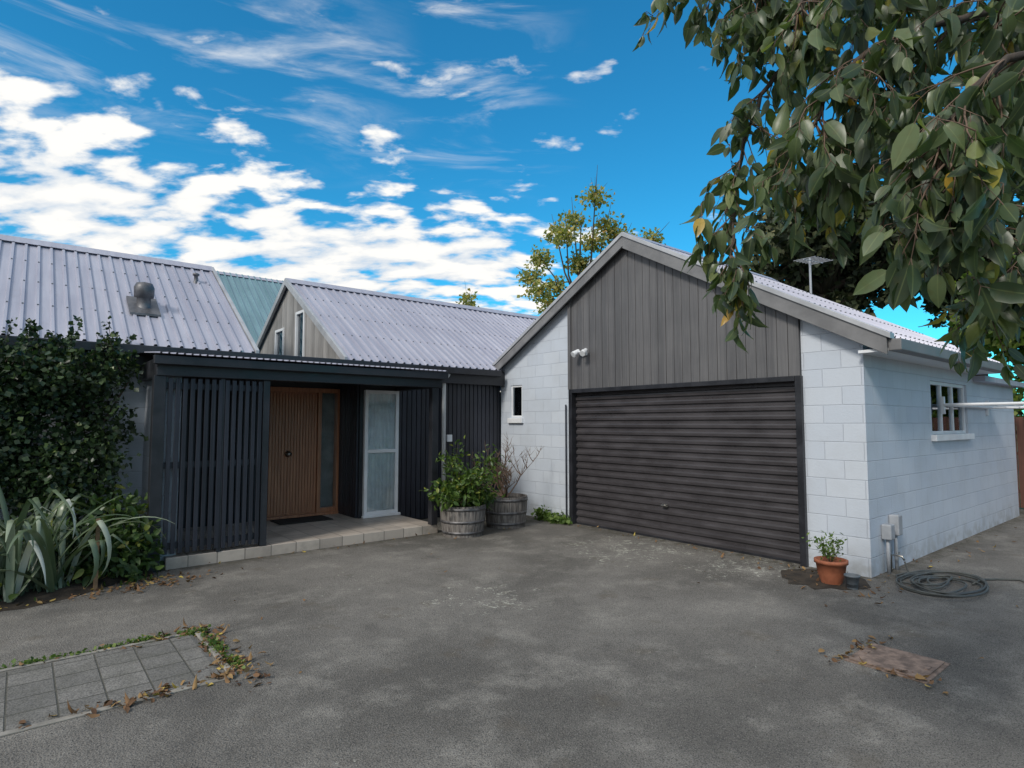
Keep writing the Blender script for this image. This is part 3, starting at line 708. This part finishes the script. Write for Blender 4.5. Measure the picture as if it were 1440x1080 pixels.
# ------------------------------------------------------------------ foreground cherry tree
random.seed(21)
def Wd(r,f,z): return Vector((math.sin(HEAD)*f+math.cos(HEAD)*r, math.cos(HEAD)*f-math.sin(HEAD)*r, z))
CT=empty('cherry_tree')
G_ch=leafmat('cherry_leaf',[(0,(.042,.068,.038)),(.5,(.072,.108,.054)),(.86,(.13,.175,.08)),(.965,(.20,.23,.08)),(.985,(.42,.34,.06)),(1,(.50,.28,.05))],.38,.32,rib=True,spec=.55)
br=[
 ([(3.5,2.7,1.9),(3.0,2.6,3.2),(2.1,2.6,3.8),(1.3,2.55,3.75),(.80,2.5,3.5)],.35),
 ([(3.0,2.6,3.0),(2.2,2.45,3.4),(1.5,2.4,3.35),(1.06,2.4,3.0),(.93,2.4,2.6),(.88,2.35,2.27)],.3),
 ([(2.8,2.5,2.8),(1.9,2.0,3.0),(1.3,1.8,2.85),(1.0,1.75,2.65),(.92,1.75,2.5)],.3),
 ([(2.8,2.3,2.6),(1.8,1.6,2.6),(1.25,1.4,2.5),(1.05,1.4,2.3),(1.07,1.4,2.14)],.35),
 ([(3,2.3,2.5),(2.2,1.8,2.5),(1.6,1.6,2.32),(1.44,1.6,2.12)],.3),
 ([(3,2.6,3.0),(2.2,2.1,3.3),(1.5,1.9,3.2),(1.1,1.8,3.0)],.3),
 ([(3,2.5,2.9),(2,1.9,2.75),(1.45,1.7,2.55),(1.2,1.65,2.42)],.3),
 ([(3,2.9,2.9),(2.3,2.9,3.1),(1.7,2.8,3.05),(1.45,2.7,2.85),(1.42,2.7,2.7)],.3),
 ([(3.3,2.8,2.4),(2.7,2.7,2.5),(2.3,2.6,2.4),(2.14,2.6,2.2)],.3),
 ([(3.0,2.6,3.1),(2.4,2.3,3.6),(1.7,2.2,3.6),(1.2,2.15,3.35),(1.05,2.1,3.1)],.25),
 ([(3.0,2.6,3.1),(2.4,2.5,3.4),(1.9,2.5,3.3),(1.6,2.5,3.0)],.25),
 ([(3.0,2.6,3.0),(2.5,2.4,3.0),(2.1,2.3,2.8),(1.85,2.3,2.55)],.25),
 ([(3.0,2.6,3.2),(2.2,2.4,3.7),(1.5,2.35,3.75),(1.1,2.3,3.5),(1.0,2.3,3.3)],.3),
 ([(3.0,2.4,3.0),(2.1,1.9,3.1),(1.6,1.7,2.95),(1.35,1.6,2.7)],.3),
]
m=MB(); tw=MB(); LP=[];LD=[];LN=[];LS=[]
m.tube([Wd(3.8,2.9,-.1),Wd(3.75,2.85,.8),Wd(3.6,2.75,1.6),Wd(3.5,2.7,2.1)],[.17,.14,.13,.11],14)
m.tube([Wd(3.5,2.7,2.1),Wd(3.2,2.6,2.6),Wd(2.95,2.6,3.05),Wd(2.6,2.6,3.5)],[.11,.08,.06,.04],10)
m.tube([Wd(3.5,2.7,2.1),Wd(3.9,2.9,2.9),Wd(4.3,3.2,3.8)],[.1,.07,.03],10)
def addleaf(p,td,scale):
    d=Vector((random.gauss(0,.5),random.gauss(0,.5),-.9+random.gauss(0,.32)))+td*.35
    d.normalize(); n=Vector((random.gauss(0,.8),random.gauss(0,.8),random.gauss(.5,.5)))
    pet=.02; q=p+d*pet; LP.append(tuple(q));LD.append(tuple(d));LN.append(tuple(n));LS.append(scale)
    tw.tube([p,q+d*.004],.0011,3,False)
def twig(p,d,L,r,lv):
    n=max(3,int(L/.034)); pts=[p.copy()]
    for i in range(n):
        d=(d+Vector((random.gauss(0,.12),random.gauss(0,.12),-.10+random.gauss(0,.08)))).normalized()
        p=p+d*L/n; pts.append(p.copy())
        if i>0:
            for q in range(2 if random.random()<.55 else 1): addleaf(p,d,random.uniform(.055,.105))
        if lv>0 and random.random()<.2:
            dd=(d+Vector((random.gauss(0,.7),random.gauss(0,.7),random.gauss(-.1,.4)))).normalized(); twig(p,dd,L*.5,r*.6,lv-1)
    tw.tube(pts,[r*(1-.75*i/n) for i in range(n+1)],5)
for pl,s0 in br:
    P0=[Wd(*p) for p in pl]; fine=[]
    for i in range(len(P0)-1):
        a=P0[max(0,i-1)];b=P0[i];c=P0[i+1];d=P0[min(len(P0)-1,i+2)]
        for k in range(8):
            t=k/8; fine.append(.5*((2*b)+(c-a)*t+(2*a-5*b+4*c-d)*t*t+(-a+3*b-3*c+d)*t**3)+Vector((random.gauss(0,.006),random.gauss(0,.006),random.gauss(0,.006))))
    fine.append(P0[-1]); N=len(fine)
    m.tube(fine,[.015*(1-.85*i/N)+.002 for i in range(N)],7)
    for i in range(int(N*s0),N):
        tdir=(fine[min(i+1,N-1)]-fine[max(i-1,0)]).normalized()
        for q in range(2 if i<N-3 else 3):
            if random.random()<.72:
                dd=(tdir*.6+Vector((random.gauss(0,.6),random.gauss(0,.6),random.gauss(-.25,.45)))).normalized()
                twig(fine[i],dd,random.uniform(.13,.28),.0032,1)
m.obj('limbs',M_bark,CT,0,True); tw.obj('twigs',M_twig,CT,0,True)
nl=len(LP); print('cherry leaves',nl)
leaf_mesh('leaves',LP,LD,LN,LS,G_ch,CT,T_OV,True,curl=RNG.normal(size=nl)*.6+1)

# ------------------------------------------------------------------ world
sv=Vector((-.74,-.22,.62)).normalized()
W=bpy.data.worlds.new("World"); sc.world=W; W.use_nodes=True
t=NT(W); bg=W.node_tree.nodes['Background']
sky=t.add('ShaderNodeTexSky',sky_type='NISHITA'); sky.sun_disc=False
sky.sun_elevation=math.asin(sv.z); sky.sun_rotation=math.atan2(sv.x,sv.y); sky.air_density=1.0; sky.dust_density=.4; sky.ozone_density=2.0
co=t.add('ShaderNodeTexCoord').outputs['Generated']
d=t.mapping(co,rot=(0,0,HEAD))
s=t.add('ShaderNodeSeparateXYZ',{0:d}); X,Y,Z=s.outputs
den=t.math('ADD',t.math('MAXIMUM',Z,0.0),.24)
P=t.add('ShaderNodeCombineXYZ',{0:t.math('DIVIDE',X,den),1:t.math('DIVIDE',Y,den)}).outputs[0]
left=t.mr(X,.20,-.12); band=t.mr(Z,.48,.24); M=t.math('MULTIPLY',left,band)
n1=t.noise(t.mapping(P,scale=(1.0,1.6,1),loc=(.7,.3,0)),6.0,6,.52,.15)
n2=t.noise(t.mapping(P,scale=(1.0,1.5,1),loc=(3.4,1.2,0)),1.4,2,.5)
dd=t.math('ADD',t.math('ADD',t.math('MULTIPLY',n1,.74),t.math('MULTIPLY',n2,.26)),t.math('MULTIPLY',M,.185))
dd=t.math('SUBTRACT',dd,t.mr(X,.05,.3,0,.06))
cum=t.mr(dd,.565,.675)
XZ=t.add('ShaderNodeCombineXYZ',{0:X,1:Z}).outputs[0]
ca=t.noise(t.mapping(XZ,rot=(0,0,math.radians(35)),scale=(1.5,7,1)),2.6,6,.62,.7)
cb=t.noise(t.mapping(XZ,rot=(0,0,math.radians(-33)),scale=(1.5,8,1),loc=(2,1,0)),2.4,6,.62,.6)
ca=t.math('MULTIPLY',t.mr(ca,.47,.78),t.mr(X,-.12,-.35)); cb=t.math('MULTIPLY',t.mr(cb,.50,.80),t.math('MULTIPLY',t.mr(X,-.38,-.15),t.mr(X,.12,-.05)))
cir=t.math('MULTIPLY',t.math('ADD',ca,cb),t.mr(Z,.34,.44,0,.75))
a=t.math('MAXIMUM',cum,cir)
fill_cloud=t.math('MULTIPLY',t.math('MAXIMUM',t.mr(Y,.30,-.10),t.mr(Z,.68,.85)),t.mr(X,.75,.15,.25,1.0))  # unseen cloud cover added behind and above the camera for soft neutral light
a=t.math('MAXIMUM',a,t.math('MULTIPLY',fill_cloud,t.mr(n2,.3,.6,.8,1.0)))
hs=t.add('ShaderNodeHueSaturation',{'Saturation':1.12,'Value':1.0,'Color':sky.outputs[0]})
skc=t.mix(1,hs.outputs[0],(.28,1.42,1.62,1),'MULTIPLY')
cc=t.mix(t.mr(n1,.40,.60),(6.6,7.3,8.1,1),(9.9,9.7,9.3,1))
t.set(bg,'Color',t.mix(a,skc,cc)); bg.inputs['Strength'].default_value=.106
L=bpy.data.lights.new('sun','SUN'); L.energy=2.5; L.angle=math.radians(12); L.color=(1,.94,.85)
o=bpy.data.objects.new('sun',L); col.objects.link(o); o.rotation_euler=(-sv).to_track_quat('-Z','Y').to_euler()

# ------------------------------------------------------------------ camera
cam=bpy.data.cameras.new('camera'); cam.sensor_width=36; cam.lens=20.98; cam.clip_end=2000; cam.clip_start=.05
o=bpy.data.objects.new('camera',cam); col.objects.link(o); o.location=(0,0,1.6); o.rotation_euler=(math.radians(93.75),0,-HEAD)
sc.camera=o
sc.view_settings.view_transform='Standard'; sc.view_settings.look='None'; sc.view_settings.exposure=0
